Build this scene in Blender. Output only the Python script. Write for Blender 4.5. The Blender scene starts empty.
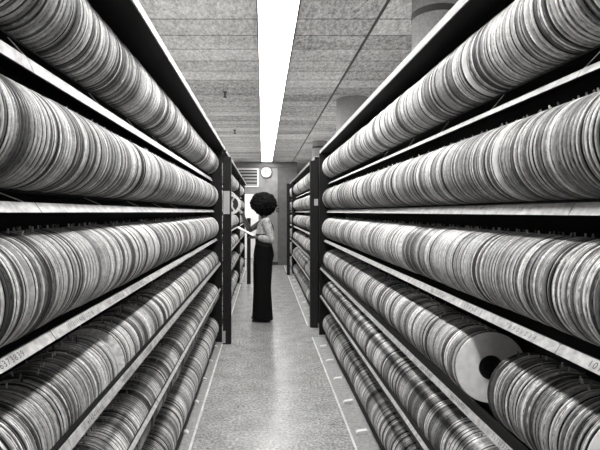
import bpy, bmesh, math, random
import numpy as np
from mathutils import Vector, Matrix
random.seed(7)
PI = math.pi
scene = bpy.context.scene
COL = scene.collection

# ---------------------------------------------------------------- camera, world, exposure
H = 1.55                       # eye height; the camera stands at x = 0, y = 0
cam_d = bpy.data.cameras.new('camera')
cam_d.sensor_width = 36.0
cam_d.lens = 27.0
cam_d.shift_x = 37 / 600
cam_d.shift_y = -13 / 600
cam_d.clip_start = 0.02
cam = bpy.data.objects.new('camera', cam_d)
COL.objects.link(cam)
cam.location = (0, 0, H)
cam.rotation_euler = (PI / 2, 0, 0)
scene.camera = cam

world = bpy.data.worlds.new('world')
scene.world = world
world.use_nodes = True
wb = world.node_tree.nodes['Background']
wb.inputs[0].default_value = (1.0, 0.99, 0.975, 1)
WORLD_STRENGTH = 1.0
wb.inputs[1].default_value = WORLD_STRENGTH

vs = scene.view_settings
vs.view_transform = 'Standard'
vs.look = 'None'
vs.gamma = 1
vs.use_curve_mapping = False
vs.exposure = 0.0
STRIP_POWER = 26.0              # emission of the fluorescent strip's diffuser

# ---------------------------------------------------------------- layout constants
CEIL = 3.01
CX = {1: 0.86, -1: -0.645}     # x of the reel centres, right / left
R = 0.133                      # reel radius
ROWZ = {1: [H + z for z in (0.552, 0.167, -0.2, -0.585, -0.975, -1.375)],
        -1: [H + z for z in (0.572, 0.19, -0.182, -0.568, -0.952, -1.345)]}
WALL_Y = 13.2

# ---------------------------------------------------------------- materials
def new_mat(name):
    m = bpy.data.materials.new(name)
    m.use_nodes = True
    nt = m.node_tree
    return m, nt, nt.nodes['Principled BSDF']

def g(v, warm=0.008):
    return (v * (1 + warm), v, v * (1 - warm), 1)

def flat(name, v, rough=0.6, spec=0.4, metal=0.0, noise=0.0, scale=30, bump=0.0):
    m, nt, b = new_mat(name)
    b.inputs['Base Color'].default_value = g(v)
    b.inputs['Roughness'].default_value = rough
    b.inputs['Specular IOR Level'].default_value = spec
    b.inputs['Metallic'].default_value = metal
    if noise or bump:
        tc = nt.nodes.new('ShaderNodeTexCoord')
        n = nt.nodes.new('ShaderNodeTexNoise')
        n.inputs['Scale'].default_value = scale
        n.inputs['Detail'].default_value = 4
        nt.links.new(tc.outputs['Object'], n.inputs['Vector'])
        r = nt.nodes.new('ShaderNodeValToRGB')
        r.color_ramp.elements[0].position = 0.3
        r.color_ramp.elements[1].position = 0.7
        r.color_ramp.elements[0].color = g(max(0, v * (1 - noise)))
        r.color_ramp.elements[1].color = g(min(1, v * (1 + noise)))
        nt.links.new(n.outputs['Fac'], r.inputs['Fac'])
        nt.links.new(r.outputs['Color'], b.inputs['Base Color'])
        if bump:
            bp = nt.nodes.new('ShaderNodeBump')
            bp.inputs['Strength'].default_value = bump
            bp.inputs['Distance'].default_value = 0.01
            nt.links.new(n.outputs['Fac'], bp.inputs['Height'])
            nt.links.new(bp.outputs['Normal'], b.inputs['Normal'])
    return m

def mth(nt, op, a, b=None):
    n = nt.nodes.new('ShaderNodeMath')
    n.operation = op
    for i, v in enumerate((a, b)):
        if v is None:
            continue
        if isinstance(v, (int, float)):
            n.inputs[i].default_value = v
        else:
            nt.links.new(v, n.inputs[i])
    return n.outputs[0]

def reel_mat(name, stops, rough, streak, spec=0.5):
    """Plastic whose tone differs from reel to reel (object random + a per-reel mesh attribute)."""
    m, nt, b = new_mat(name)
    at = nt.nodes.new('ShaderNodeAttribute')
    at.attribute_name = 'tone'
    oi = nt.nodes.new('ShaderNodeObjectInfo')
    t = mth(nt, 'FRACT', mth(nt, 'ADD', at.outputs['Fac'], oi.outputs['Random']))
    ramp = nt.nodes.new('ShaderNodeValToRGB')
    ramp.color_ramp.interpolation = 'LINEAR'
    els = ramp.color_ramp.elements
    els[0].position, els[0].color = stops[0][0], g(stops[0][1])
    els[1].position, els[1].color = stops[-1][0], g(stops[-1][1])
    for p, v in stops[1:-1]:
        e = els.new(p)
        e.color = g(v)
    nt.links.new(t, ramp.inputs['Fac'])
    tc = nt.nodes.new('ShaderNodeTexCoord')
    n = nt.nodes.new('ShaderNodeTexNoise')
    n.noise_dimensions = '4D'
    n.inputs['Scale'].default_value = 1
    n.inputs['Detail'].default_value = 6
    n.inputs['Roughness'].default_value = 0.7
    mpp = nt.nodes.new('ShaderNodeMapping')
    mpp.inputs['Scale'].default_value = (55, 300, 55)      # marks run round the rim
    nt.links.new(tc.outputs['Object'], mpp.inputs['Vector'])
    nt.links.new(mpp.outputs[0], n.inputs['Vector'])
    nt.links.new(mth(nt, 'MULTIPLY', t, 40.0), n.inputs['W'])
    mr = nt.nodes.new('ShaderNodeMapRange')
    mr.inputs['From Min'].default_value = 0.42
    mr.inputs['From Max'].default_value = 0.60
    mr.inputs['To Min'].default_value = 1 - streak
    mr.inputs['To Max'].default_value = 1.0 + streak * 0.35
    nt.links.new(n.outputs['Fac'], mr.inputs['Value'])
    mx = nt.nodes.new('ShaderNodeVectorMath')
    mx.operation = 'SCALE'
    nt.links.new(ramp.outputs['Color'], mx.inputs[0])
    nt.links.new(mr.outputs['Result'], mx.inputs['Scale'])
    nt.links.new(mx.outputs['Vector'], b.inputs['Base Color'])
    b.inputs['Roughness'].default_value = rough
    b.inputs['Specular IOR Level'].default_value = spec
    return m

M = {}
M['belt'] = reel_mat('seal_belt_plastic', [(0, 0.01), (0.2, 0.03), (0.35, 0.13), (0.6, 0.24), (0.85, 0.45), (1, 0.75)], 0.26, 0.75, 0.6)
M['flange'] = reel_mat('flange_plastic', [(0, 0.03), (0.2, 0.14), (0.5, 0.42), (0.8, 0.7), (1, 0.92)], 0.28, 0.3, 0.6)
M['flange_pale'] = flat('flange_pale_plastic', 0.85, 0.3, 0.5, noise=0.12, scale=30)
M['hub'] = flat('hub_black', 0.012, 0.5)
M['rack_dark'] = flat('rack_dark_enamel', 0.01, 0.5, 0.15)
M['rack_inner'] = flat('rack_inner', 0.012, 0.7, 0.15)
M['post'] = flat('post_speckled', 0.016, 0.7, 0.15, noise=0.6, scale=160)
M['lip'] = flat('rack_pale_edge', 0.14, 0.45, 0.4, noise=0.12, scale=25)
M['strip'] = flat('label_strip_pale', 0.36, 0.5, 0.35, noise=0.35, scale=38)
M['ink'] = flat('number_ink', 0.05, 0.6)
M['wire'] = flat('wire_metal', 0.55, 0.35, 0.5, 0.6)
M['card'] = flat('white_card', 0.42, 0.7)
M['plinth'] = flat('plinth_grey', 0.28, 0.6, 0.3, noise=0.25, scale=40)
M['tape'] = flat('floor_edge_pale', 0.6, 0.5, noise=0.2, scale=12)
M['trim_dark'] = flat('trim_dark', 0.03, 0.6)
M['column'] = flat('column_concrete', 0.2, 0.85, 0.2, noise=0.18, scale=70, bump=0.2)
M['frame_white'] = flat('frame_white', 0.7, 0.5)
M['louvre'] = flat('louvre_grey', 0.22, 0.5)
M['white_wall'] = flat('white_wall', 0.85, 0.8)
M['skin'] = flat('skin_brown', 0.085, 0.5, 0.35, noise=0.1, scale=40)
M['blouse'] = flat('blouse_pale', 0.4, 0.85, 0.2, noise=0.4, scale=28)
M['vest'] = flat('vest_dark', 0.03, 0.9, 0.1)
M['trousers'] = flat('trousers_black', 0.007, 0.95, 0.08)
M['hair'] = flat('hair_black', 0.008, 0.95, 0.1, noise=0.4, scale=120, bump=1.0)
M['clock_face'] = flat('clock_white', 0.62, 0.5)
M['paper'] = flat('paper_white', 0.85, 0.8)

# floor: speckled polished vinyl
m, nt, b = new_mat('floor_speckled')
tc = nt.nodes.new('ShaderNodeTexCoord')
n1 = nt.nodes.new('ShaderNodeTexNoise'); n1.inputs['Scale'].default_value = 48; n1.inputs['Detail'].default_value = 5; n1.inputs['Roughness'].default_value = 0.75
n2 = nt.nodes.new('ShaderNodeTexNoise'); n2.inputs['Scale'].default_value = 6; n2.inputs['Detail'].default_value = 4
for n in (n1, n2):
    nt.links.new(tc.outputs['Object'], n.inputs['Vector'])
r1 = nt.nodes.new('ShaderNodeValToRGB')
r1.color_ramp.elements[0].position, r1.color_ramp.elements[0].color = 0.34, g(0.11)
r1.color_ramp.elements[1].position, r1.color_ramp.elements[1].color = 0.66, g(0.5)
nt.links.new(n1.outputs['Fac'], r1.inputs['Fac'])
mr = nt.nodes.new('ShaderNodeMapRange')
mr.inputs['From Min'].default_value = 0.3; mr.inputs['From Max'].default_value = 0.7
mr.inputs['To Min'].default_value = 0.82; mr.inputs['To Max'].default_value = 1.18
nt.links.new(n2.outputs['Fac'], mr.inputs['Value'])
mx = nt.nodes.new('ShaderNodeVectorMath'); mx.operation = 'SCALE'
nt.links.new(r1.outputs['Color'], mx.inputs[0]); nt.links.new(mr.outputs['Result'], mx.inputs['Scale'])
nt.links.new(mx.outputs['Vector'], b.inputs['Base Color'])
b.inputs['Roughness'].default_value = 0.27
b.inputs['Specular IOR Level'].default_value = 0.5
bp = nt.nodes.new('ShaderNodeBump'); bp.inputs['Strength'].default_value = 0.12; bp.inputs['Distance'].default_value = 0.004
nt.links.new(n1.outputs['Fac'], bp.inputs['Height']); nt.links.new(bp.outputs['Normal'], b.inputs['Normal'])
M['floor'] = m

# ceiling: mineral-wool panels one foot deep, a tone for each panel, dark seams
m, nt, b = new_mat('ceiling_panels')
tc = nt.nodes.new('ShaderNodeTexCoord')
sx = nt.nodes.new('ShaderNodeSeparateXYZ')
nt.links.new(tc.outputs['Object'], sx.inputs[0])
PP = 0.315
yy = mth(nt, 'DIVIDE', mth(nt, 'ADD', sx.outputs['Y'], 0.06), PP)
cell = mth(nt, 'FLOOR', yy)
side = mth(nt, 'GREATER_THAN', sx.outputs['X'], 0.1)
side2 = mth(nt, 'GREATER_THAN', sx.outputs['X'], 0.87)
wn = nt.nodes.new('ShaderNodeTexWhiteNoise'); wn.noise_dimensions = '2D'
cv = nt.nodes.new('ShaderNodeCombineXYZ')
nt.links.new(cell, cv.inputs[0]); nt.links.new(mth(nt, 'ADD', side, mth(nt, 'MULTIPLY', side2, 3.0)), cv.inputs[1])
nt.links.new(cv.outputs[0], wn.inputs['Vector'])
fr = mth(nt, 'FRACT', yy)
seam = mth(nt, 'LESS_THAN', mth(nt, 'ABSOLUTE', mth(nt, 'SUBTRACT', fr, 0.5)), 0.472)   # 1 inside a panel
n1 = nt.nodes.new('ShaderNodeTexNoise'); n1.inputs['Scale'].default_value = 42; n1.inputs['Detail'].default_value = 5; n1.inputs['Roughness'].default_value = 0.85
n2 = nt.nodes.new('ShaderNodeTexNoise'); n2.inputs['Scale'].default_value = 3.0; n2.inputs['Detail'].default_value = 3
mp = nt.nodes.new('ShaderNodeMapping'); mp.inputs['Scale'].default_value = (0.35, 1.6, 1)
mp1 = nt.nodes.new('ShaderNodeMapping'); mp1.inputs['Scale'].default_value = (1.0, 0.42, 1)
nt.links.new(tc.outputs['Object'], mp1.inputs['Vector']); nt.links.new(mp1.outputs[0], n1.inputs['Vector'])
nt.links.new(tc.outputs['Object'], mp.inputs['Vector']); nt.links.new(mp.outputs[0], n2.inputs['Vector'])
tone = mth(nt, 'ADD', mth(nt, 'MULTIPLY', wn.outputs['Value'], 0.26), 0.36)
tone = mth(nt, 'ADD', tone, mth(nt, 'MULTIPLY', mth(nt, 'SUBTRACT', n1.outputs['Fac'], 0.5), 1.9))
tone = mth(nt, 'ADD', tone, mth(nt, 'MULTIPLY', mth(nt, 'SUBTRACT', n2.outputs['Fac'], 0.5), 0.3))
tone = mth(nt, 'MULTIPLY', tone, mth(nt, 'ADD', mth(nt, 'MULTIPLY', seam, 0.6), 0.4))
tone = mth(nt, 'MINIMUM', mth(nt, 'MAXIMUM', tone, 0.03), 0.95)
cc = nt.nodes.new('ShaderNodeCombineColor')
for i in range(3):
    nt.links.new(mth(nt, 'MULTIPLY', tone, (1.0, 0.992, 0.98)[i]), cc.inputs[i])
nt.links.new(cc.outputs[0], b.inputs['Base Color'])
b.inputs['Roughness'].default_value = 0.95
b.inputs['Specular IOR Level'].default_value = 0.1
M['ceiling'] = m

# far wall, blotchy painted plaster
m = flat('wall_grey', 0.24, 0.85, 0.2, noise=0.16, scale=5)
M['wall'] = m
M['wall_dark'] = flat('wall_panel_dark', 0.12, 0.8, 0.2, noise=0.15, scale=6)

def emis(name, strength, col=(1, 0.99, 0.975, 1)):
    m = bpy.data.materials.new(name)
    m.use_nodes = True
    nt = m.node_tree
    nt.nodes.remove(nt.nodes['Principled BSDF'])
    e = nt.nodes.new('ShaderNodeEmission')
    e.inputs[0].default_value = col
    e.inputs[1].default_value = strength
    nt.links.new(e.outputs[0], nt.nodes['Material Output'].inputs[0])
    return m
M['lamp'] = emis('lamp_diffuser', STRIP_POWER)

# ---------------------------------------------------------------- mesh helpers
class MB:
    def __init__(self):
        self.v, self.f, self.s = [], [], []
    def add(self, verts, faces, smooth=False):
        o = len(self.v)
        self.v += [tuple(p) for p in verts]
        self.f += [tuple(i + o for i in f) for f in faces]
        self.s += [smooth] * len(faces)
        return self
    def box(self, x0, x1, y0, y1, z0, z1):
        x0, x1 = min(x0, x1), max(x0, x1)
        v = [(x0, y0, z0), (x1, y0, z0), (x1, y1, z0), (x0, y1, z0), (x0, y0, z1), (x1, y0, z1), (x1, y1, z1), (x0, y1, z1)]
        return self.add(v, [(3, 2, 1, 0), (4, 5, 6, 7), (0, 1, 5, 4), (1, 2, 6, 5), (2, 3, 7, 6), (3, 0, 4, 7)])
    def prism_y(self, pts, y0, y1):
        n = len(pts)
        v = [(p[0], y0, p[1]) for p in pts] + [(p[0], y1, p[1]) for p in pts]
        f = [tuple(range(n - 1, -1, -1)), tuple(range(n, 2 * n))]
        f += [(i, (i + 1) % n, n + (i + 1) % n, n + i) for i in range(n)]
        return self.add(v, f)
    def tube(self, path, radii, seg=12, scale=None):
        """path of points, radii a number or a pair (sideways, second) per point; capped, tapered."""
        P = [Vector(p) for p in path]
        rings = []
        up = None
        for i, p in enumerate(P):
            d = (P[min(i + 1, len(P) - 1)] - P[max(i - 1, 0)]).normalized()
            if up is None:
                a = Vector((1, 0, 0)) if abs(d.x) < 0.8 else Vector((0, 1, 0))
                up = (a - d * a.dot(d)).normalized()
            else:
                up = (up - d * up.dot(d)).normalized()
            w = d.cross(up)
            r = radii[i] if hasattr(radii, '__len__') else radii
            ra, rb = r if hasattr(r, '__len__') else (r, r)
            rings.append([p + up * ra * math.cos(2 * PI * k / seg) + w * rb * math.sin(2 * PI * k / seg) for k in range(seg)])
        v = [q for ring in rings for q in ring]
        f = []
        for i in range(len(P) - 1):
            for k in range(seg):
                f.append((i * seg + k, i * seg + (k + 1) % seg, (i + 1) * seg + (k + 1) % seg, (i + 1) * seg + k))
        f.append(tuple(range(seg - 1, -1, -1)))
        f.append(tuple((len(P) - 1) * seg + k for k in range(seg)))
        return self.add(v, f, True)
    def loft(self, rings, seg=24):
        """rings of (cx, cy, z, rx, ry)"""
        v, f = [], []
        for cx, cy, z, rx, ry in rings:
            v += [(cx + rx * math.cos(2 * PI * k / seg), cy + ry * math.sin(2 * PI * k / seg), z) for k in range(seg)]
        for i in range(len(rings) - 1):
            for k in range(seg):
                f.append((i * seg + k, i * seg + (k + 1) % seg, (i + 1) * seg + (k + 1) % seg, (i + 1) * seg + k))
        f.append(tuple(range(seg - 1, -1, -1)))
        f.append(tuple((len(rings) - 1) * seg + k for k in range(seg)))
        return self.add(v, f, True)
    def ball(self, c, r, nu=20, nv=12, fn=None):
        rx, ry, rz = r if hasattr(r, '__len__') else (r, r, r)
        v = [(c[0], c[1], c[2] - rz)]
        for j in range(1, nv):
            t = -PI / 2 + PI * j / nv
            for i in range(nu):
                a = 2 * PI * i / nu
                k = fn(a, t) if fn else 1
                v.append((c[0] + rx * k * math.cos(t) * math.cos(a), c[1] + ry * k * math.cos(t) * math.sin(a), c[2] + rz * k * math.sin(t)))
        v.append((c[0], c[1], c[2] + rz))
        f = []
        for i in range(nu):
            f.append((0, 1 + (i + 1) % nu, 1 + i))
            f.append((len(v) - 1, 1 + (nv - 2) * nu + i, 1 + (nv - 2) * nu + (i + 1) % nu))
        for j in range(nv - 2):
            for i in range(nu):
                a, bq = 1 + j * nu + i, 1 + j * nu + (i + 1) % nu
                f.append((a, bq, bq + nu, a + nu))
        return self.add(v, f, True)
    def lathe(self, prof, seg=48, cz=0.0, close=False):
        """profile of (y, r) turned about the y axis through (0, *, cz)"""
        v, f = [], []
        for y, r in prof:
            v += [(r * math.sin(2 * PI * k / seg), y, cz + r * math.cos(2 * PI * k / seg)) for k in range(seg)]
        n = len(prof)
        for i in range(n if close else n - 1):
            j = (i + 1) % n
            for k in range(seg):
                f.append((i * seg + k, i * seg + (k + 1) % seg, j * seg + (k + 1) % seg, j * seg + k))
        return self.add(v, f, False)
    def mesh(self, name, mat):
        me = bpy.data.meshes.new(name)
        me.from_pydata(self.v, [], self.f)
        me.polygons.foreach_set('use_smooth', self.s)
        me.materials.append(mat)
        bm = bmesh.new(); bm.from_mesh(me)
        bmesh.ops.recalc_face_normals(bm, faces=bm.faces)
        bm.to_mesh(me); bm.free()
        me.update()
        return me
    def build(self, name, mat, parent=None):
        o = bpy.data.objects.new(name, self.mesh(name, mat))
        COL.objects.link(o)
        if parent is not None:
            o.parent = parent
            o.location = -Vector(parent.location) if parent.get('_w') else (0, 0, 0)
        return o

def thing(name, label, cat, loc=(0, 0, 0), group=None, world_parts=False):
    o = bpy.data.objects.new(name, None)
    o.empty_display_size = 0.05
    COL.objects.link(o)
    o.location = loc
    o['label'] = label
    o['category'] = cat
    if group:
        o['group'] = group
    if world_parts:
        o['_w'] = 1        # parts are given in world coordinates
    return o

def tag(o, label, cat, group=None, kind=None):
    o['label'] = label
    o['category'] = cat
    if group: o['group'] = group
    if kind: o['kind'] = kind
    return o

def struct(name, mb, mat, parent=None, label=None, cat=None):
    o = mb.build(name, mat, parent)
    if parent is None:
        o['kind'] = 'structure'
        if label: o['label'] = label
        if cat: o['category'] = cat
    return o

def bevel(o, w=0.003, seg=2):
    md = o.modifiers.new('bevel', 'BEVEL')
    md.width = w; md.segments = seg; md.limit_method = 'ANGLE'
    return o

# ---------------------------------------------------------------- the room
struct('floor', MB().box(-5, 5.5, -3.0, 18, -0.1, 0), M['floor'], None, 'pale speckled polished floor of the aisle', 'floor')
LX0, LX1 = -0.034, 0.25
cm = MB()
cm.box(-5, LX0 - 0.012, -3, 18, CEIL, CEIL + 0.1)
cm.box(LX1 + 0.012, 0.855, -3, 18, CEIL, CEIL + 0.1)
cm.box(0.882, 5.5, -3, 18, CEIL, CEIL + 0.1)
cm.box(LX0 - 0.012, LX1 + 0.012, 13.0, 18, CEIL, CEIL + 0.1)
struct('ceiling', cm, M['ceiling'], None, 'mottled grey ceiling of acoustic panels with dark seams', 'ceiling')
struct('trim_1', MB().box(0.8552, 0.8818, -3, 17.9, CEIL + 0.006, CEIL + 0.05), M['trim_dark'], None, 'dark joint strip running along the ceiling', 'trim')

# continuous fluorescent strip
y = -2.9
lampm = emis('x', 1)
bpy.data.materials.remove(lampm)
t = thing('ceiling_light', 'long bright white fluorescent light strip down the middle of the ceiling', 'ceiling light', ((LX0 + LX1) / 2, -2.9, CEIL), world_parts=True)
MB().box(LX0, LX1, -2.9, 12.98, CEIL - 0.002, CEIL + 0.02).build('diffuser', M['lamp'], t)
MB().box(LX0 - 0.012, LX0 - 0.0005, -2.9, 12.98, CEIL - 0.006, CEIL + 0.05).box(LX1 + 0.0005, LX1 + 0.012, -2.9, 12.98, CEIL - 0.006, CEIL + 0.05).build('frame', M['trim_dark'], t)
# unseen strips added over the side aisles, extra light for ceiling and floor
for nx, lab in ((-2.75, 'unseen fluorescent strip added as fill light over the aisle beyond the left racks'),
                (3.1, 'unseen fluorescent strip added as fill light over the aisle beyond the right racks')):
    t = thing('ceiling_light', lab, 'ceiling light', (nx, -2.9, CEIL - 0.03), world_parts=True)
    MB().box(nx - 0.14, nx + 0.14, -2.9, 12.98, CEIL - 0.03, CEIL - 0.01).build('diffuser', M['lamp'], t)
    MB().box(nx - 0.16, nx + 0.16, -2.9, 12.98, CEIL - 0.01, CEIL - 0.0005).build('frame', M['trim_dark'], t)

# far wall with a doorway at the left
DX0, DX1, DH = -1.02, -0.13, 2.08
W1 = 1.0
fw = MB()
fw.box(-5, DX0, WALL_Y, WALL_Y + 0.12, 0, CEIL)
fw.box(DX1, 0.43, WALL_Y, WALL_Y + 0.12, 0, CEIL)
fw.box(DX0, DX1, WALL_Y, WALL_Y + 0.12, DH, CEIL)
struct('wall_back', fw, M['wall'], None, 'grey painted end wall of the archive aisle', 'wall')
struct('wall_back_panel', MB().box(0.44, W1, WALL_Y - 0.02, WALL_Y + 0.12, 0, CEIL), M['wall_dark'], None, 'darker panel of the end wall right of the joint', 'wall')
struct('wall_back_far', MB().box(-5, 5.5, 17.8, 17.95, 0, CEIL), M['wall'], None, 'pale wall far beyond the right end of the racks', 'wall')
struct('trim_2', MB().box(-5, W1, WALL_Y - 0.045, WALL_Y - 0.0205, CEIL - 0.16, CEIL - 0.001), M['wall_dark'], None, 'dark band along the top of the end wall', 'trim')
struct('trim_3', MB().box(0.4305, 0.4395, WALL_Y - 0.01, WALL_Y + 0.1, 0, CEIL - 0.17), M['trim_dark'], None, 'narrow dark joint in the end wall', 'trim')
struct('baseboard_back', MB().box(DX1 + 0.07, 0.43, WALL_Y - 0.015, WALL_Y - 0.0005, 0, 0.09), M['trim_dark'], None, 'dark baseboard along the end wall', 'baseboard')
struct('wall_left', MB().box(-5.1, -5, -3, 18, 0, CEIL), M['white_wall'], None, 'pale side wall beyond the left racks', 'wall')
struct('wall_right', MB().box(5.5, 5.6, -3, 18, 0, CEIL), M['white_wall'], None, 'pale side wall beyond the right racks', 'wall')
# bright room behind the doorway
dr = MB()
dr.box(DX0 - 0.3, DX1 + 0.3, 15.2, 15.3, 0, 2.5)
dr.box(DX0 - 0.4, DX0 - 0.3, WALL_Y + 0.121, 15.3, 0, 2.5)
dr.box(DX1 + 0.3, DX1 + 0.4, WALL_Y + 0.121, 15.3, 0, 2.5)
dr.box(DX0 - 0.4, DX1 + 0.4, WALL_Y + 0.121, 15.3, 2.5, 2.56)
struct('wall_lobby', dr, M['white_wall'], None, 'white walls of the lit lobby seen through the doorway', 'wall')
dt = MB()
dt.box(DX0 - 0.05, DX0, WALL_Y - 0.018, WALL_Y + 0.12, 0, DH + 0.05)
dt.box(DX1, DX1 + 0.05, WALL_Y - 0.018, WALL_Y + 0.12, 0, DH + 0.05)
dt.box(DX0, DX1, WALL_Y - 0.018, WALL_Y + 0.12, DH, DH + 0.05)
struct('door_1', dt, M['louvre'], None, 'frame of the bright open doorway in the end wall', 'door frame')
lt = thing('ceiling_light', 'square white light panel on the lobby ceiling behind the doorway', 'ceiling light', ((DX0 + DX1) / 2, 14.2, 2.49), world_parts=True)
MB().box(-0.9, -0.25, 13.8, 14.6, 2.47, 2.485).build('diffuser', emis('lobby_lamp', 14), lt)
MB().box(-0.93, -0.22, 13.77, 14.63, 2.486, 2.4995).build('frame', M['frame_white'], lt)

def px(x, yp, D):
    """photo pixel at distance D -> world point"""
    return ((x - 263) * D / 450, D, H - (yp - 212) * D / 450)

# columns behind the right racks
for i, (cx_, cy_, r_, lab) in enumerate((
        (1.166, 3.05, 0.15, 'round concrete column with dark ring behind the right rack, nearest of the row'),
        (1.17, 5.84, 0.215, 'thick round concrete column behind the right racks, second of the row'),
        (1.17, 9.3, 0.15, 'round concrete column behind the right racks, farthest and smallest of the row'))):
    t = thing('column', lab, 'column', (cx_, cy_, 0), 'columns behind the right racks', True)
    mb = MB().lathe([(0, r_), (CEIL - 0.002, r_)], 40)
    # turned about y: stand it up
    mb.v = [(x + cx_, cy_ + z, y) for x, y, z in mb.v]
    mb.s = [True] * len(mb.f)
    mb.build('shaft', M['column'], t)
    if i == 1:
        continue
    mb = MB().lathe([(CEIL - 0.155, r_ - 0.002), (CEIL - 0.155, r_ + 0.003), (CEIL - 0.112, r_ + 0.003), (CEIL - 0.112, r_ - 0.002)], 40, close=True)
    mb.v = [(x + cx_, cy_ + z, y) for x, y, z in mb.v]
    mb.build('collar', M['trim_dark'], t)

# sprinkler heads on the left ceiling
for (sx_, sy_, lab) in ((-0.462, 5.47, 'small dark sprinkler head hanging from the left ceiling, nearer of two'),
                        (-0.50, 8.0, 'small dark sprinkler head hanging from the left ceiling, farther of two')):
    t = thing('sprinkler_head', lab, 'sprinkler', (sx_, sy_, CEIL), 'sprinkler heads', True)
    MB().tube([(sx_, sy_, CEIL - 0.001), (sx_, sy_, CEIL - 0.06)], [0.012, 0.009], 10).build('stem', M['trim_dark'], t)
    MB().tube([(sx_, sy_, CEIL - 0.061), (sx_, sy_, CEIL - 0.068)], [0.026, 0.022], 14).build('deflector', M['trim_dark'], t)
    MB().tube([(sx_, sy_, CEIL - 0.0005), (sx_, sy_, CEIL - 0.006)], [0.032, 0.028], 14).build('rosette', M['trim_dark'], t)

# clock
cx_, cy_, cz_ = px(266.3, 172.3, WALL_Y)
t = thing('wall_clock', 'round white wall clock with dark rim high on the end wall', 'clock', (cx_, cy_, cz_ - 0.17), world_parts=True)
def at(mb, dx, dy, dz):
    mb.v = [(x + dx, y + dy, z + dz) for x, y, z in mb.v]
    return mb
at(MB().lathe([(-0.002, 0.150), (-0.045, 0.152), (-0.045, 0.172), (-0.002, 0.176)], 40, close=True), cx_, cy_, cz_).build('rim', M['trim_dark'], t)
at(MB().lathe([(-0.0025, 0.001), (-0.0025, 0.149), (-0.03, 0.149), (-0.03, 0.001)], 40, close=True), cx_, cy_, cz_).build('face', M['clock_face'], t)
for ang, ln, w in ((-50, 0.075, 0.010), (5, 0.115, 0.007)):
    mb = MB().box(-w, w, -0.036, -0.032, -0.015, ln)
    a = math.radians(ang)
    mb.v = [(x * math.cos(a) + z * math.sin(a), y, -x * math.sin(a) + z * math.cos(a)) for x, y, z in mb.v]
    at(mb, cx_, cy_, cz_).build('hand', M['hub'], t)
mb = MB()
for k in range(12):
    a = k * PI / 6
    q = MB().box(-0.004, 0.004, -0.0335, -0.031, 0.118, 0.138)
    q.v = [(x * math.cos(a) + z * math.sin(a), y, -x * math.sin(a) + z * math.cos(a)) for x, y, z in q.v]
    mb.add(q.v, q.f)
at(mb, cx_, cy_, cz_).build('hour_mark', M['hub'], t)

# louvred vent on the end wall
x0, _, z1 = px(229, 168.5, WALL_Y - 0.02); x1, _, z0 = px(258.5, 187, WALL_Y - 0.02)
t = thing('wall_vent', 'wide louvred vent in a white frame left of the clock', 'vent', ((x0 + x1) / 2, WALL_Y, z0), world_parts=True)
mb = MB(); fwid = 0.035
mb.box(x0, x1, WALL_Y - 0.03, WALL_Y - 0.001, z1 - fwid, z1).box(x0, x1, WALL_Y - 0.03, WALL_Y - 0.001, z0, z0 + fwid)
mb.box(x0, x0 + fwid, WALL_Y - 0.03, WALL_Y - 0.001, z0 + fwid, z1 - fwid).box(x1 - fwid, x1, WALL_Y - 0.03, WALL_Y - 0.001, z0 + fwid, z1 - fwid)
mb.build('frame', M['frame_white'], t)
mb = MB()
ns = 5
MB().box(x0 + fwid, x1 - fwid, WALL_Y - 0.008, WALL_Y - 0.001, z0 + fwid, z1 - fwid).build('back_plate', M['rack_inner'], t)
for k in range(ns):
    za = z0 + fwid + (z1 - z0 - 2 * fwid) * k / ns
    mb.prism_y([(0, 0)] * 0 + [(x0 + fwid, za + 0.004), (x1 - fwid, za + 0.004), (x1 - fwid, za + 0.062), (x0 + fwid, za + 0.062)], WALL_Y - 0.022, WALL_Y - 0.012)
mb.build('louvres', M['louvre'], t)
# light switch
sx_, sy_, sz_ = px(277.8, 210, WALL_Y)
t = thing('light_switch', 'small dark switch plate on the end wall right of the woman', 'switch', (sx_, WALL_Y, sz_ - 0.06), world_parts=True)
bevel(MB().box(sx_ - 0.045, sx_ + 0.04, WALL_Y - 0.034, WALL_Y - 0.0215, sz_ - 0.065, sz_ + 0.065).build('plate', M['trim_dark'], t))
MB().box(sx_ - 0.01, sx_ + 0.01, WALL_Y - 0.046, WALL_Y - 0.0345, sz_ - 0.02, sz_ + 0.02).build('toggle', M['louvre'], t)

# ---------------------------------------------------------------- racks
FRONT = {1: 0.70, -1: 0.445}          # |x| of the top panel's pale front edge
BASEX = {1: 0.60, -1: 0.47}           # |x| of the plinth's edge on the floor
RAILT = {1: [(0.43, 0.447), (-0.009, 0.029), (-0.484, -0.445), (-1.0, -0.95), (-1.475, -1.435)],
         -1: [(0.61, 0.655), (0.0, 0.040), (-0.616, -0.563), (-1.24, -1.17), (-1.835, -1.78)]}
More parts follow.
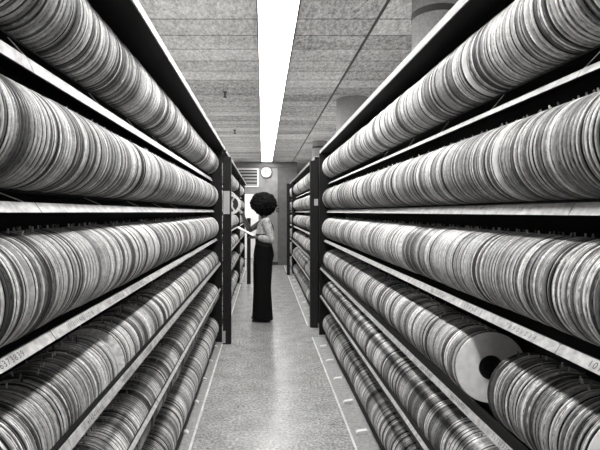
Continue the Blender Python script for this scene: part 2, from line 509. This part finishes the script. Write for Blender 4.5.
# front x below, front x above; heights from the slopes the rails have towards the vanishing point
RAIL = {sd: [(a_, H + lo * a_, a_ + w_, H + hi * (a_ + w_)) for (lo, hi), (a_, w_) in zip(RAILT[sd], XS)]
        for sd, XS in ((1, ((0.80, 0.018), (0.78, 0.018), (0.745, 0.016), (0.698, 0.012), (0.698, 0.012))),
                       (-1, ((0.585, 0.018), (0.565, 0.018), (0.528, 0.015), (0.488, 0.010), (0.488, 0.010))))}
rails = {}
def rack(s, y0, y1, label, near, end_depth=None):
    c = abs(CX[s])
    t = thing('tape_rack', label, 'rack', (s * c, y0, 0), 'racks along the aisle', True)
    def X(a): return s * a
    back = c + 0.1455
    MB().box(X(back), X(back + 0.012), y0, y1, 0.005, H + 0.72).build('back_panel', M['rack_inner'], t)
    MB().box(X(FRONT[s] + 0.0065), X(back + 0.012), y0, y1, H + 0.7205, H + 0.75).build('top_panel', M['rack_inner'], t)  # dark colour stands in for shade under the pale top shelf
    MB().box(X(FRONT[s] + 0.0065), X(back + 0.012), y0, y1, H + 0.7505, H + 0.753).build('bounce_sheet', M['white_wall'], t)  # added white reflector, bounces light up to the ceiling
    MB().box(X(FRONT[s]), X(FRONT[s] + 0.006), y0, y1, H + 0.722, H + 0.757).build('top_edge', M['lip'], t)
    # end uprights: one panel at either end
    for ye in ((y0 + 0.0005, y0 + 0.03), (y1 - 0.03, y1 - 0.0005)):
        if near and ye[0] < 0.2:
            continue
        fx = (c - R - 0.035) if near else (c - R - 0.01)
        MB().box(X(fx), X(back - 0.001), ye[0], ye[1], 0.04, H + 0.7175).build('upright', M['rack_dark'], t)
    # shelves with a sloped label strip in front
    for ri, zc in enumerate(ROWZ[s]):
        zb = zc - R
        sh = MB().box(X(c - 0.02), X(back - 0.001), y0 + 0.031, y1 - 0.031, zb - 0.006, zb - 0.0005).build('shelf', M['rack_inner'], t)
        if ri < 5:
            xb, zlo, xt, zhi = RAIL[s][ri]
            up_, dn_ = (((0, 0), (0, 0), (0, 0), (0.034, 0.004), (0.030, 0.028)) if s > 0 else ((0, 0), (0, 0), (0, 0), (0.020, 0.008), (0.008, 0.016)))[ri]  # dark bands round the lower strips stand in for shaded gaps
            th_ = 0.006 if ri > 2 else 0.012
            rl = MB().prism_y([(X(xb + 0.0037), zlo - dn_), (X(xb + 0.0037), zlo), (X(xt + 0.0037), zhi), (X(xt + 0.0037), zhi + up_), (X(xt + th_), zhi + up_), (X(xb + th_), zlo - dn_)], y0 + 0.031, y1 - 0.031).build('rail', M['rack_dark'], t)
            rails[(s, ri, near)] = rl
            # the pale strip: pieces a bay long with a hairline joint between them
            mb = MB()
            ya = y0 + 0.033
            joints = [1.15 + 0.96 * k for k in range(-1, 14)]
            ys = [ya] + [j for j in joints if ya < j < y1 - 0.04] + [y1 - 0.033]
            for a_, b_ in zip(ys[:-1], ys[1:]):
                mb.prism_y([(X(xb), zlo - 0.001), (X(xt), zhi + 0.001), (X(xt + 0.0035), zhi + 0.001), (X(xb + 0.0035), zlo - 0.001)], a_ + 0.002, b_ - 0.002)
            mb.build('label_strip', M['strip'], rl)
    # plinth, its pale floor line and the feet
    MB().box(X(BASEX[s] + 0.015), X(back), y0, y1, 0.0005, 0.0045).build('plinth', M['plinth'], t)
    MB().box(X(BASEX[s]), X(BASEX[s] + 0.0145), y0, y1, 0.0005, 0.008).build('edge_strip', M['tape'], t)
    MB().box(X(c - R + 0.04), X(c - R + 0.055), y0 + 0.031, y1 - 0.031, 0.005, 0.062).build('kick_plate', M['rack_dark'], t)
    fy = 3.14 - 0.5 * 6
    foot = None
    while fy < y1 - 0.1:
        if fy > y0 + 0.1:
            fx = BASEX[s] + 0.05
            fo = MB().prism_y([(X(fx), 0.005), (X(fx + 0.075), 0.005), (X(fx + 0.075), 0.032), (X(fx + 0.012), 0.022), (X(fx), 0.012)], fy - 0.012, fy + 0.020).build('foot', M['frame_white'], t)
        fy += 0.5
    return t

racks = {}
RY = {'NL': (-1.2, 5.26), 'NR': (-1.2, 5.56)}
racks[-1] = rack(-1, -1.2, 5.26, 'tall dark rack of tape reels filling the left foreground', True)
racks[1] = rack(1, -1.2, 5.56, 'tall dark rack of tape reels filling the right foreground', True)
rack(-1, 5.45, 9.6, 'tape rack on the left beside the woman, beyond the foreground rack', False)
rack(1, 6.12, 11.0, 'tape rack on the right beyond the foreground rack, opposite the woman', False)
rack(-1, 9.82, 12.4, 'farthest tape rack on the left, next to the bright doorway', False)
rack(1, 11.14, 12.95, 'farthest tape rack on the right, next to the end wall', False)

# speckled posts at the rack ends
def post(x0, x1, y0, y1, h, label):
    o = bevel(MB().box(x0, x1, y0, y1, 0.0005, h).build('post', M['post']), 0.004)
    return tag(o, label, 'post', 'posts at the rack ends')
post(-0.47, -0.375, 5.265, 5.36, H + 0.645, 'dark speckled post at the end of the left foreground rack')
post(0.634, 0.735, 6.02, 6.11, H + 0.69, 'dark speckled post with a white card at the end of the right foreground rack')
post(-0.345, -0.265, 9.66, 9.74, 1.42, 'short dark post behind the woman, at the end of the left middle rack')
post(0.585, 0.66, 11.03, 11.10, H + 0.70, 'slim dark post far down the right side, between middle and last rack')
x0, _, z0 = px(223.3, 214, 5.26); x1, _, z1 = px(229.6, 191, 5.26)
tag(MB().box(x0, x1, 5.2615, 5.2645, z0, z1).build('label_card', M['card']), 'grey index card on the post at the end of the left foreground rack', 'card')
x0, _, z0 = px(314.2, 205.5, 6.02); x1, _, z1 = px(318, 199, 6.02)
tag(MB().box(x0, x1, 6.0165, 6.0195, z0, z1).build('label_card', M['card']), 'small white card on the post at the end of the right foreground rack', 'card')
x0, _, z0 = px(221.8, 343, 5.26); x1, _, z1 = px(225.4, 331, 5.26)
tag(MB().box(x0, x1, 5.2615, 5.2645, z0, z1).build('label_card', M['card']), 'small white card low on the left post, close to the floor', 'card')

# ---------------------------------------------------------------- tape reels
HW = 0.0080                    # half width of a reel
def reel_meshes(seg=72):
    ms = {}
    def fl(ya, yb):
        return MB().lathe([(ya, 0.046), (ya, R - 0.001), (ya + (yb - ya) * 0.3, R), (ya + (yb - ya) * 0.7, R), (yb, R - 0.001), (yb, 0.046)], seg, R, close=True)
    ms['flange_f'] = fl(-HW, -HW + 0.0019).mesh('flange', M['flange'])
    ms['flange_p'] = MB().lathe([(-HW, 0.046), (-HW, R - 0.001), (-HW + 0.0006, R), (-HW + 0.0013, R), (-HW + 0.0019, R - 0.001), (-HW + 0.0019, 0.046)], seg, R, close=True).mesh('flange', M['flange_pale'])
    ms['flange_b'] = fl(HW - 0.0019, HW).mesh('flange', M['flange'])
    ms['belt'] = MB().lathe([(-HW + 0.0021, 0.118), (-HW + 0.0021, R - 0.009), (-0.0044, R - 0.003), (-0.0012, R - 0.003), (-0.0006, R - 0.009), (0.0006, R - 0.009), (0.0012, R - 0.003), (0.0044, R - 0.003), (HW - 0.0021, R - 0.009), (HW - 0.0021, 0.118)], seg, R, close=True).mesh('seal_belt', M['belt'])
    hb = MB().lathe([(-HW + 0.001, 0.001), (-HW + 0.001, 0.020), (-HW + 0.004, 0.022), (-HW + 0.004, 0.040), (-HW + 0.0005, 0.0455), (HW - 0.0005, 0.0455), (HW - 0.001, 0.001)], 40, R, close=True)
    ms['hub'] = hb.mesh('hub', M['hub'])
    hk = MB().prism_y([(-0.0025, 2 * R - 0.005), (0.0035, 2 * R - 0.0055), (0.0018, 2 * R + 0.0105), (-0.0008, 2 * R + 0.0105)], -0.002, 0.002)
    ms['hook'] = hk.mesh('hook', M['flange'])
    return ms
RM = reel_meshes()
PARTS = [('flange', 'flange_f'), ('flange', 'flange_b'), ('seal_belt', 'belt'), ('hub', 'hub'), ('hook', 'hook')]
proto = None
def make_reel(loc, rx, rz, label, group, hook_turn, flip=False):
    """rz turns the reel a little about its upright; hook_turn turns hook about the reel's axis"""
    global proto
    if proto is None:
        proto = thing('tape_reel', '', 'tape reel')
        for nm, key in PARTS:
            o = bpy.data.objects.new(nm, RM[key]); COL.objects.link(o); o.parent = proto
        r = proto
    else:
        r = proto.copy(); COL.objects.link(r)
        for ch in proto_children:
            c_ = ch.copy(); COL.objects.link(c_); c_.parent = r
    r.location = loc
    r.rotation_euler = (0, 0, rz)
    r['label'] = label
    if group: r['group'] = group
    elif 'group' in r: del r['group']
    for ch in r.children if r is proto else [o for o in r.children]:
        if ch.name.startswith(('seal_belt', 'hook', 'flange', 'hub')):
            # roll the whole reel about its own axis
            a = hook_turn if ch.name.startswith('hook') else 0
            ch.location = (-R * math.sin(a), 0, R - R * math.cos(a))
            ch.rotation_euler = (0, a, 0)
    return r

# gaps seen in the photograph: (side, row): [(from, to)]
GAPS = {(1, 3): [(0.56, 1.03), (1.455, 1.70)], (-1, 3): [(1.61, 1.69), (1.10, 1.118)],
        (1, 1): [(1.395, 1.43), (2.12, 2.15)], (1, 0): [(1.62, 1.65), (3.03, 3.065)], (1, 2): [(2.45, 2.475)],
        (-1, 2): [(0.985, 1.01)], (-1, 1): [(2.6, 2.64), (5.93, 6.12)], (-1, 4): [(2.05, 2.07)], (1, 5): [(3.3, 3.33)], (-1, 0): [(2.7, 2.73)]}
rng = random.Random(11)
discs = []                     # (side, row, x, y, z, rz, turn)
def fill(s, row, y0, y1, near):
    y = y0
    off, cnt = 0.0, 0
    pitch = (0.018,)
    while y < y1 - 0.012:
        y += rng.choice(pitch)
        if cnt <= 0:
            off = rng.uniform(-0.005, 0.005); cnt = rng.randint(5, 26)
            pitch = rng.choice(((0.0176, 0.018, 0.0187, 0.0195), (0.0176, 0.0182, 0.0188, 0.021), (0.019, 0.0205, 0.022, 0.0235), (0.0178, 0.0185, 0.0195, 0.024)))
            y += rng.uniform(0.0, 0.009)
        cnt -= 1
        skip = False
        for a_, b_ in GAPS.get((s, row), []):
            if a_ < y < b_:
                y = b_; skip = s > 0
        if y > y1 - 0.012:
            break
        discs.append((s, row, CX[s] + off + rng.uniform(-0.0022, 0.0022), y, ROWZ[s][row], rng.uniform(-0.006, 0.006), rng.gauss(0.0, 0.16), near, skip))
for s in (-1, 1):
    for row in range(6):
        fill(s, row, 0.50, 5.22 if s < 0 else 5.52, True)
        if s < 0:
            fill(s, row, 5.50, 9.55, False); fill(s, row, 9.87, 12.35, False)
        else:
            fill(s, row, 6.17, 10.95, False); fill(s, row, 11.19, 12.90, False)

# which reels show largest: sample the rim that faces the aisle
def shown(d):
    s, row, x, y, z = d[:5]
    area = 0
    n = 36
    for k in range(n):
        a = 2 * PI * k / n
        px_, pz_ = x + R * math.cos(a), z + R * math.sin(a)
        # faces the camera?
        if (px_ * math.cos(a) + (pz_ - H) * math.sin(a)) > 0:
            continue
        u, v = 263 + 450 * px_ / y, 212 - 450 * (pz_ - H) / y
        if 0 <= u <= 600 and 0 <= v <= 450:
            area += 1
    return area
near_d = [d for d in discs if d[7]]
vis = [(d, shown(d)) for d in near_d]
vis = [(d, a) for d, a in vis if a > 0]
vis.sort(key=lambda q: q[0][3] ** 3 / (0.35 + q[1] / 18))
chosen = vis[:300]
chosen_keys = {(d[0], d[1], d[3]) for d, _ in chosen}
ORD1 = ['', 'first', 'second', 'third', 'fourth', 'fifth', 'sixth', 'seventh', 'eighth', 'ninth', 'tenth', 'eleventh', 'twelfth', 'thirteenth', 'fourteenth', 'fifteenth', 'sixteenth', 'seventeenth', 'eighteenth', 'nineteenth']
TENS = {2: ('twentieth', 'twenty'), 3: ('thirtieth', 'thirty'), 4: ('fortieth', 'forty'), 5: ('fiftieth', 'fifty'), 6: ('sixtieth', 'sixty'), 7: ('seventieth', 'seventy')}
def ordinal(n):
    if n < 20: return ORD1[n]
    a, b_ = divmod(n, 10)
    return TENS[a][0] if b_ == 0 else TENS[a][1] + '-' + ORD1[b_]
ROWN = ['top row', 'second row', 'third row', 'fourth row', 'fifth row', 'bottom row']
proto_children = []
pale_reels = []
for s in (-1, 1):
    for row in range(6):
        rowd = sorted([d for d, _ in vis if d[0] == s and d[1] == row], key=lambda d: d[3])
        edge = 'frame edge'
        for i, d in enumerate(rowd):
            if (s, row, d[3]) not in chosen_keys:
                continue
            sd = 'right' if s > 0 else 'left'
            lab = 'upright tape reel, %s from the frame edge in the %s of the %s rack' % (ordinal(i + 1), ROWN[row], sd)
            if (s, row) == (1, 3) and i and d[3] - rowd[i - 1][3] > 0.25:
                lab = 'tape reel with its pale face and black hub exposed, fourth row of right rack'
            elif (s, row) == (1, 3) and i == 0:
                lab = 'tape reel with wide pale face showing at the lower right frame edge'
            elif (s, row) == (1, 1) and i and d[3] - rowd[i - 1][3] > 0.04 and d[3] < 1.6:
                lab = 'tape reel showing a bright crescent of face, second row of the right rack'
            r = make_reel((d[2], d[3], d[4] - R), 0, d[5], lab, 'tape reels in the %s of the %s rack' % (ROWN[row], sd), d[6])
            if d[8]:
                pf = [c_ for c_ in (r.children if r.children else []) if c_.name.startswith('flange')]
                pf = [c_ for c_ in pf if c_.data == RM['flange_f']]
                if pf: pale_reels.append(pf[0])
            if not proto_children:
                proto_children = list(proto.children)

for o in pale_reels:
    o.data = RM['flange_p']

# everything beyond the 300 largest: one object
def rest_object():
    V, F, MI, T = [], [], [], []
    vo = 0
    def add(prof, mats, seg, d):
        nonlocal vo
        s, row, x, y, z, rz, turn, near, pale = d
        a = np.arange(seg) * 2 * PI / seg
        tone = rng.random()
        vs_ = []
        for (py, pr) in prof:
            lx = pr * np.sin(a); lz = pr * np.cos(a)
            vs_.append(np.stack([x + lx * math.cos(rz) - py * math.sin(rz), y + lx * math.sin(rz) + py * math.cos(rz), z + lz], 1))
        V.append(np.concatenate(vs_))
        k = np.arange(seg); k2 = (k + 1) % seg
        for i in range(len(prof) - 1):
            if mats[i] is None: continue
            F.append(np.stack([vo + i * seg + k2, vo + i * seg + k, vo + (i + 1) * seg + k, vo + (i + 1) * seg + k2], 1))
            MI.append(np.full(seg, 3 if (pale and mats[i] == 1 and prof[i][1] != R and i < 3) else mats[i])); T.append(np.full(seg, (tone + 0.37 * (mats[i] == 0)) % 1.0))
        vo += seg * len(prof)
    for d in discs:
        if (d[0], d[1], d[3]) in chosen_keys and d[7]:
            continue
        if d[7] and d[3] < 2.8:
            add([(-HW + 0.003, 0.002), (-HW + 0.003, 0.0455), (-HW, 0.0455), (-HW, R), (-HW + 0.0019, R), (-HW + 0.0021, R - 0.009), (-0.0043, R - 0.003), (-0.001, R - 0.0035), (0, R - 0.010), (0.001, R - 0.0035), (0.0043, R - 0.003), (HW - 0.0021, R - 0.009), (HW - 0.0019, R), (HW, R), (HW, 0.05)],
                [2, 2, 1, 1, 1, 0, 0, 0, 0, 0, 0, 1, 1, 1], 56, d)
        elif d[7]:
            add([(-HW, 0.002), (-HW, 0.0455), (-HW, R), (-HW + 0.0022, R), (-HW + 0.0024, R - 0.007), (HW - 0.0024, R - 0.007), (HW - 0.0022, R), (HW, R), (HW, 0.08)],
                [2, 1, 1, 1, 0, 1, 1, 1], 44, d)
        else:
            add([(-HW, 0.002), (-HW, 0.0455), (-HW, R), (-HW + 0.004, R), (HW, R - 0.003), (HW, 0.1)], [2, 1, 1, 0, 1], 28, d)
        # hook
        if d[7]:
            s, row, x, y, z, rz, turn, near, pale = d
            c_, s_ = math.cos(turn), math.sin(turn)
            pts = []
            for yy_ in (-0.002, 0.002):
                for (hx, hz) in ((-0.0025, R - 0.005), (0.0035, R - 0.0055), (0.0018, R + 0.0105), (-0.0008, R + 0.0105)):
                    pts.append((x + hx * c_ + hz * s_, y + yy_, z - hx * s_ + hz * c_))
            V.append(np.array(pts))
            q = np.array([(3, 2, 1, 0), (4, 5, 6, 7), (0, 1, 5, 4), (1, 2, 6, 5), (2, 3, 7, 6), (3, 0, 4, 7)]) + vo
            F.append(q); MI.append(np.ones(6, int)); T.append(np.full(6, rng.random()))
            vo += 8
    V = np.concatenate(V); F = np.concatenate(F); MI = np.concatenate(MI); T = np.concatenate(T)
    me = bpy.data.meshes.new('tape_reels')
    me.vertices.add(len(V)); me.vertices.foreach_set('co', V.astype(np.float32).ravel())
    me.loops.add(F.size); me.loops.foreach_set('vertex_index', F.astype(np.int32).ravel())
    me.polygons.add(len(F)); me.polygons.foreach_set('loop_start', (np.arange(len(F)) * 4).astype(np.int32))
    for k in ('belt', 'flange', 'hub', 'flange_pale'):
        me.materials.append(M[k])
    me.polygons.foreach_set('material_index', MI.astype(np.int32))
    me.update(calc_edges=True)
    at_ = me.attributes.new('tone', 'FLOAT', 'FACE')
    at_.data.foreach_set('value', T.astype(np.float32))
    o = bpy.data.objects.new('tape_reels', me)
    COL.objects.link(o)
    return o
tag(rest_object(), 'the many smaller tape reels packed farther back along all the racks', 'tape reels', kind='stuff')

# wire dividers standing up from the rails, between two reels
divs = [1.155 + 0.48 * k for k in range(-1, 9)]
for s in (-1, 1):
    for row in range(5):
        ys = sorted(d[3] for d in near_d if d[0] == s and d[1] == row)
        zb = ROWZ[s][row] - R; c = abs(CX[s])
        for dv in divs[:6]:
            # nearest gap between neighbours
            best = min(((abs((a_ + b_) / 2 - dv), (a_ + b_) / 2) for a_, b_ in zip(ys[:-1], ys[1:]) if b_ - a_ > 0.019), default=None)
            if best is None or best[0] > 0.08: continue
            yy_ = best[1]
            xb, zlo, xt, zhi = RAIL[s][row]
            if zhi + 0.012 > zb - 0.007: continue
            MB().tube([(s * (xt + 0.006), yy_, zhi + 0.002), (s * (c - 0.015), yy_ - 0.05, zb - 0.0075)], 0.0013, 6).build('wire_divider', M['wire'], racks[s])

# numbers printed along the label strips of the near racks
def strip_numbers(s, row, y_from, y_to, texts, size=0.017):
    xb, zlo, xt, zhi = RAIL[s][row]
    p0 = Vector((s * xb, 0, zlo)); p1 = Vector((s * xt, 0, zhi))
    up = (p1 - p0).normalized()
    right = Vector((0, -s, 0))
    nrm = right.cross(up)
    n = len(texts)
    for i, tx in enumerate(texts):
        yy_ = y_from + (y_to - y_from) * (i + 0.5) / n
        if s > 0:
            yy_ = y_to - (y_to - y_from) * (i + 0.5) / n
        cu = bpy.data.curves.new('strip_numbers', 'FONT')
        cu.body = tx; cu.size = size; cu.align_x = 'CENTER'; cu.align_y = 'CENTER'
        cu.space_character = 1.25
        tmp = bpy.data.objects.new('tmp', cu)
        COL.objects.link(tmp)
        bpy.context.view_layer.update()
        me = bpy.data.meshes.new_from_object(tmp)
        rot = Matrix((right, up, nrm)).transposed().to_4x4()
        pos = (p0 + p1) / 2 + nrm * 0.0007
        mt = Matrix.Translation(Vector((pos.x, yy_, pos.z))) @ rot
        me.transform(mt)
        bpy.data.objects.remove(tmp); bpy.data.curves.remove(cu)
        me.materials.clear(); me.materials.append(M['ink'])
        o = bpy.data.objects.new('printed_numbers', me)
        COL.objects.link(o)
        o.parent = rails[(s, row, True)]
strip_numbers(1, 2, 1.165, 2.09, ['7 8 9 0 1 2 3 4', '5 6 7 8 9 0 1 2', '3003 3156 72845'][::-1], 0.020)
strip_numbers(1, 2, 0.8, 1.13, ['1012345 8 9'], 0.024)
strip_numbers(-1, 2, 1.17, 2.09, ['1012131415161718', '1920212223242526', '2728293031323334'], 0.019)
strip_numbers(-1, 2, 0.75, 1.13, ['3536373839'], 0.022)
strip_numbers(-1, 3, 1.17, 2.09, ['4142434445', '4647484950', '5152535455'], 0.019)
strip_numbers(1, 3, 1.17, 2.09, ['6162636465', '6667686970', '7172737475'], 0.019)
strip_numbers(1, 1, 1.3, 1.5, ['1711 223'], 0.016)

# ---------------------------------------------------------------- the reel she is taking out
HY = 6.02
t = thing('tape_reel', 'open tape reel with pale rim and dark windows held in the woman\'s raised hand', 'tape reel', (-0.435, HY, H + 0.105 - 0.14), world_parts=True)
hx_, hz_ = -0.435, H + 0.105
rr = 0.14
at(MB().lathe([(-0.010, 0.104), (-0.010, rr), (0.010, rr), (0.010, 0.104)], 56, close=True), hx_, HY, hz_).build('rim', M['flange'], t)
at(MB().lathe([(-0.008, 0.001), (-0.008, 0.036), (0.008, 0.036), (0.008, 0.001)], 40, close=True), hx_, HY, hz_).build('hub', M['flange'], t)
at(MB().lathe([(-0.003, 0.0365), (-0.003, 0.1035), (0.003, 0.1035), (0.003, 0.0365)], 40, close=True), hx_, HY, hz_).build('tape_pack', M['hub'], t)
mb = MB()
for k in range(3):
    a = k * 2 * PI / 3 + 0.5
    q = MB().box(-0.012, 0.012, -0.0085, -0.0035, 0.036, 0.104)
    q.v = [(x * math.cos(a) + z * math.sin(a), y, -x * math.sin(a) + z * math.cos(a)) for x, y, z in q.v]
    at(q, hx_, HY, hz_).build('spoke', M['flange'], t)

# ---------------------------------------------------------------- the woman
BY = 6.46
person = thing('person', 'woman with a large afro, pale blouse and black flared trousers, reaching into the left rack', 'person', (0, BY, 0), world_parts=True)
def W(x, y, z):     # y: across her body (minus = her left, towards the camera); z relative to eye level
    return (x, BY + y, H + z)
def remesh(o, vox, smooth=4):
    md = o.modifiers.new('remesh', 'REMESH'); md.mode = 'VOXEL'; md.voxel_size = vox; md.use_smooth_shade = True
    ms_ = o.modifiers.new('smooth', 'SMOOTH'); ms_.iterations = smooth; ms_.factor = 0.5
    return o
def T(rings): return [(x, BY + y, H + z, rx, ry) for x, y, z, rx, ry in rings]
LS, LE, LW = (0.045, -0.165, -0.145), (0.115, -0.20, -0.385), (-0.095, -0.165, -0.355)
RS, RE, RW = (0.0, 0.165, -0.145), (-0.20, 0.06, -0.265), (-0.275, -0.20, -0.06)
bd = MB()
bd.loft(T([(0.01, 0, -0.72, 0.10, 0.15), (0.025, 0, -0.60, 0.125, 0.165), (0.005, 0, -0.44, 0.09, 0.125), (0.015, 0, -0.28, 0.10, 0.14), (0.03, 0, -0.16, 0.09, 0.16), (0.03, 0, -0.105, 0.05, 0.10), (0.02, 0, -0.07, 0.045, 0.05)]))
bd.tube([W(0.025, 0, -0.12), W(0.01, 0, -0.04), W(-0.005, 0, 0.05)], [0.052, 0.046, 0.05], 16)
bd.ball(W(0.0, 0, 0.085), (0.098, 0.076, 0.112))
bd.ball(W(-0.048, 0, 0.025), (0.052, 0.048, 0.055))
bd.ball(W(-0.10, 0, 0.045), (0.016, 0.014, 0.02), 10, 8)       # nose
bd.tube([W(-0.088, 0, 0.08), W(-0.108, 0, 0.045)], [0.01, 0.014], 8)
bd.ball(W(-0.092, 0, 0.013), (0.014, 0.024, 0.009), 10, 8)     # lips
bd.ball(W(-0.082, 0, -0.015), (0.018, 0.022, 0.016), 10, 8)    # chin
for e in (-1, 1):
    bd.ball(W(0.005, e * 0.076, 0.06), (0.018, 0.010, 0.03), 10, 8)
    bd.ball(W(-0.088, e * 0.032, 0.073), (0.012, 0.016, 0.01), 10, 8)
for (S_, E_, W_) in ((LS, LE, LW), (RS, RE, RW)):
    bd.tube([W(*S_), W(*[(a + b_) / 2 for a, b_ in zip(S_, E_)]), W(*E_)], [0.05, 0.044, 0.037], 14)
    bd.tube([W(*E_), W(*[E_[i] * 0.65 + W_[i] * 0.35 for i in range(3)]), W(*W_)], [0.037, 0.037, 0.024], 14)
    bd.ball(W(*S_), 0.055); bd.ball(W(*E_), 0.038)
# left hand, closed round the clipboard's edge
def hand(Wp, fwd, side, up, curl):
    Wv, f, sd, u = Vector(Wp), Vector(fwd).normalized(), Vector(side).normalized(), Vector(up).normalized()
    def P(a, b_, c_): return W(*(Wv + f * a + sd * b_ + u * c_))
    bd.tube([P(-0.01, 0, 0), P(0.03, 0, 0), P(0.085, 0, 0)], [(0.024, 0.022), (0.034, 0.020), (0.038, 0.016)], 14)
    bd.ball(P(0.05, 0, 0), 0.030, 14, 10)
    for k, (off, ln) in enumerate(((-0.030, 0.065), (-0.010, 0.075), (0.011, 0.070), (0.031, 0.054))):
        a1, a2 = curl * 0.5, curl
        p0 = (0.075, off, 0); q1 = (0.075 + ln * 0.45 * math.cos(a1), off * 1.1, -ln * 0.45 * math.sin(a1))
        q2 = (q1[0] + ln * 0.55 * math.cos(a2), off * 1.15, q1[2] - ln * 0.55 * math.sin(a2))
        bd.tube([P(*p0), P(*q1), P(*q2)], [0.0105, 0.0095, 0.008], 8)
    bd.tube([P(0.02, -0.028, 0), P(0.05, -0.055, -0.012), P(0.08, -0.058, -0.03)], [0.013, 0.0115, 0.009], 8)
hand(LW, (-1, 0.1, 0.15), (0, -1, 0), (0, 0, 1), 0.9)
hand(RW, (-0.2, -0.75, 0.75), (0.3, -0.6, -0.6), (0.9, 0.2, 0.5), 0.9)
for e, dx in ((-1, 0.0), (1, -0.015)):
    bd.tube([W(0.01 + dx, e * 0.085, -0.66), W(0.0 + dx, e * 0.088, -1.08), W(0.02 + dx, e * 0.09, -1.46)], [0.088, 0.058, 0.04], 16)
    bd.tube([W(0.04 + dx, e * 0.09, -1.47), W(-0.04 + dx, e * 0.095, -1.485), W(-0.13 + dx, e * 0.10, -1.50)], [0.035, 0.036, 0.022], 14)
remesh(bd.build('body', M['skin'], person), 0.0065, 3)
# blouse with sleeves to the wrist on her left, right arm bare
bl = MB()
bl.loft(T([(0.01, 0, -0.52, 0.112, 0.15), (0.005, 0, -0.44, 0.105, 0.142), (0.015, 0, -0.30, 0.116, 0.155), (0.03, 0, -0.17, 0.106, 0.175), (0.03, 0, -0.115, 0.066, 0.12), (0.022, 0, -0.092, 0.058, 0.062)]))
bl.tube([W(*LS), W(0.085, -0.19, -0.27), W(*LE)], [0.066, 0.060, 0.052], 16)
bl.tube([W(*LE), W(0.0, -0.185, -0.372), W(-0.06, -0.172, -0.36)], [0.052, 0.049, 0.036], 16)
bl.ball(W(*LS), 0.068); bl.ball(W(*LE), 0.053); bl.ball(W(*RS), 0.068)
# collar
bl.tube([W(0.075, 0, -0.085), W(0.06, -0.05, -0.09), W(0.01, -0.068, -0.105), W(-0.045, -0.04, -0.13)], [0.016, 0.017, 0.017, 0.010], 10)
bl.tube([W(0.075, 0, -0.085), W(0.06, 0.05, -0.09), W(0.01, 0.068, -0.105), W(-0.045, 0.04, -0.13)], [0.016, 0.017, 0.017, 0.010], 10)
remesh(bl.build('blouse', M['blouse'], person), 0.008, 3)
# dark waistcoat below the bust
ve = MB()
ve.loft(T([(0.012, 0, -0.50, 0.124, 0.162), (0.007, 0, -0.42, 0.117, 0.153), (0.010, 0, -0.38, 0.121, 0.158), (0.014, 0, -0.31, 0.122, 0.162)]))
for e in (-1, 1):
    ve.tube([W(0.115, e * 0.06, -0.33), W(0.128, e * 0.09, -0.22), W(0.085, e * 0.11, -0.115), W(0.03, e * 0.10, -0.085)], [0.028, 0.026, 0.024, 0.02], 12)
remesh(ve.build('waistcoat', M['vest'], person), 0.008, 2)
tr = MB()
tr.loft(T([(0.0, 0, -0.74, 0.135, 0.175), (0.012, 0, -0.62, 0.148, 0.185), (0.01, 0, -0.54, 0.138, 0.175), (0.007, 0, -0.45, 0.118, 0.152), (0.007, 0, -0.435, 0.112, 0.145)]))
for e, dx in ((-1, 0.006), (1, -0.012)):
    tr.loft(T([(dx - 0.005, e * 0.09, -1.525, 0.142, 0.088), (dx - 0.008, e * 0.09, -1.35, 0.132, 0.085), (dx - 0.01, e * 0.09, -1.08, 0.118, 0.084), (dx - 0.005, e * 0.088, -0.85, 0.128, 0.09), (dx, e * 0.085, -0.70, 0.132, 0.092)]))
remesh(tr.build('trousers', M['trousers'], person), 0.010, 3)
for e, dx in ((-1, 0.0), (1, -0.015)):
    sh = MB()
    sh.loft(T([(-0.03 + dx, e * 0.095, -1.5495, 0.125, 0.044), (-0.03 + dx, e * 0.095, -1.525, 0.122, 0.042)]), 28)
    sh.ball(W(-0.05 + dx, e * 0.095, -1.512), (0.095, 0.04, 0.032), 20, 12)
    sh.build('shoe', M['vest'], person)
# afro: one bumpy mass
from mathutils import noise as mnoise
hm = MB().ball((0, 0, 0), 1.0, 84, 52)
hv = []
for p in hm.v:
    v = Vector(p)
    k = 1 + 0.07 * mnoise.noise(v * 3.1) + 0.12 * mnoise.noise(v * 7) + 0.10 * mnoise.noise(v * 15)
    if v.x < 0 and v.z < 0:
        k *= 1 - 0.16 * min(1, -v.x) * min(1, -v.z * 1.5)     # drawn in below the brow
    hv.append(W(0.004 + 0.186 * k * v.x, 0.178 * k * v.y, 0.112 + 0.168 * k * v.z))
hm.v = hv
hair = hm.build('hair', M['hair'], person)
# clipboard she writes on
cb = thing('clipboard', 'dark clipboard with white papers in the woman\'s lower hand', 'clipboard', W(-0.21, -0.12, -0.30), world_parts=True)
def slab(mb, c, ax, ay, an, a, b_, th):
    c, ax, ay, an = Vector(c), Vector(ax).normalized(), Vector(ay).normalized(), Vector(an).normalized()
    v = []
    for k in (-th / 2, th / 2):
        for i, j in ((-1, -1), (1, -1), (1, 1), (-1, 1)):
            v.append(c + ax * a * i / 2 + ay * b_ * j / 2 + an * k)
    return mb.add(v, [(3, 2, 1, 0), (4, 5, 6, 7), (0, 1, 5, 4), (1, 2, 6, 5), (2, 3, 7, 6), (3, 0, 4, 7)])
ax = Vector((-0.86, 0, 0.45)).normalized(); ay = Vector((0.06, 1, 0.03)); ay = (ay - ax * ay.dot(ax)).normalized(); an = ax.cross(ay); an = an if an.z > 0 else -an
cc_ = Vector(W(-0.245, -0.14, -0.275))
slab(MB(), cc_, ax, ay, an, 0.27, 0.22, 0.005).build('board', M['vest'], cb)
slab(MB(), cc_ + an * 0.006, ax, ay, an, 0.25, 0.205, 0.006).build('paper', M['paper'], cb)
slab(MB(), cc_ + an * 0.013 + ax * 0.11, ax, ay, an, 0.025, 0.09, 0.007).build('clip', M['wire'], cb)

for o in bpy.data.objects:
    if '_w' in o:
        del o['_w']
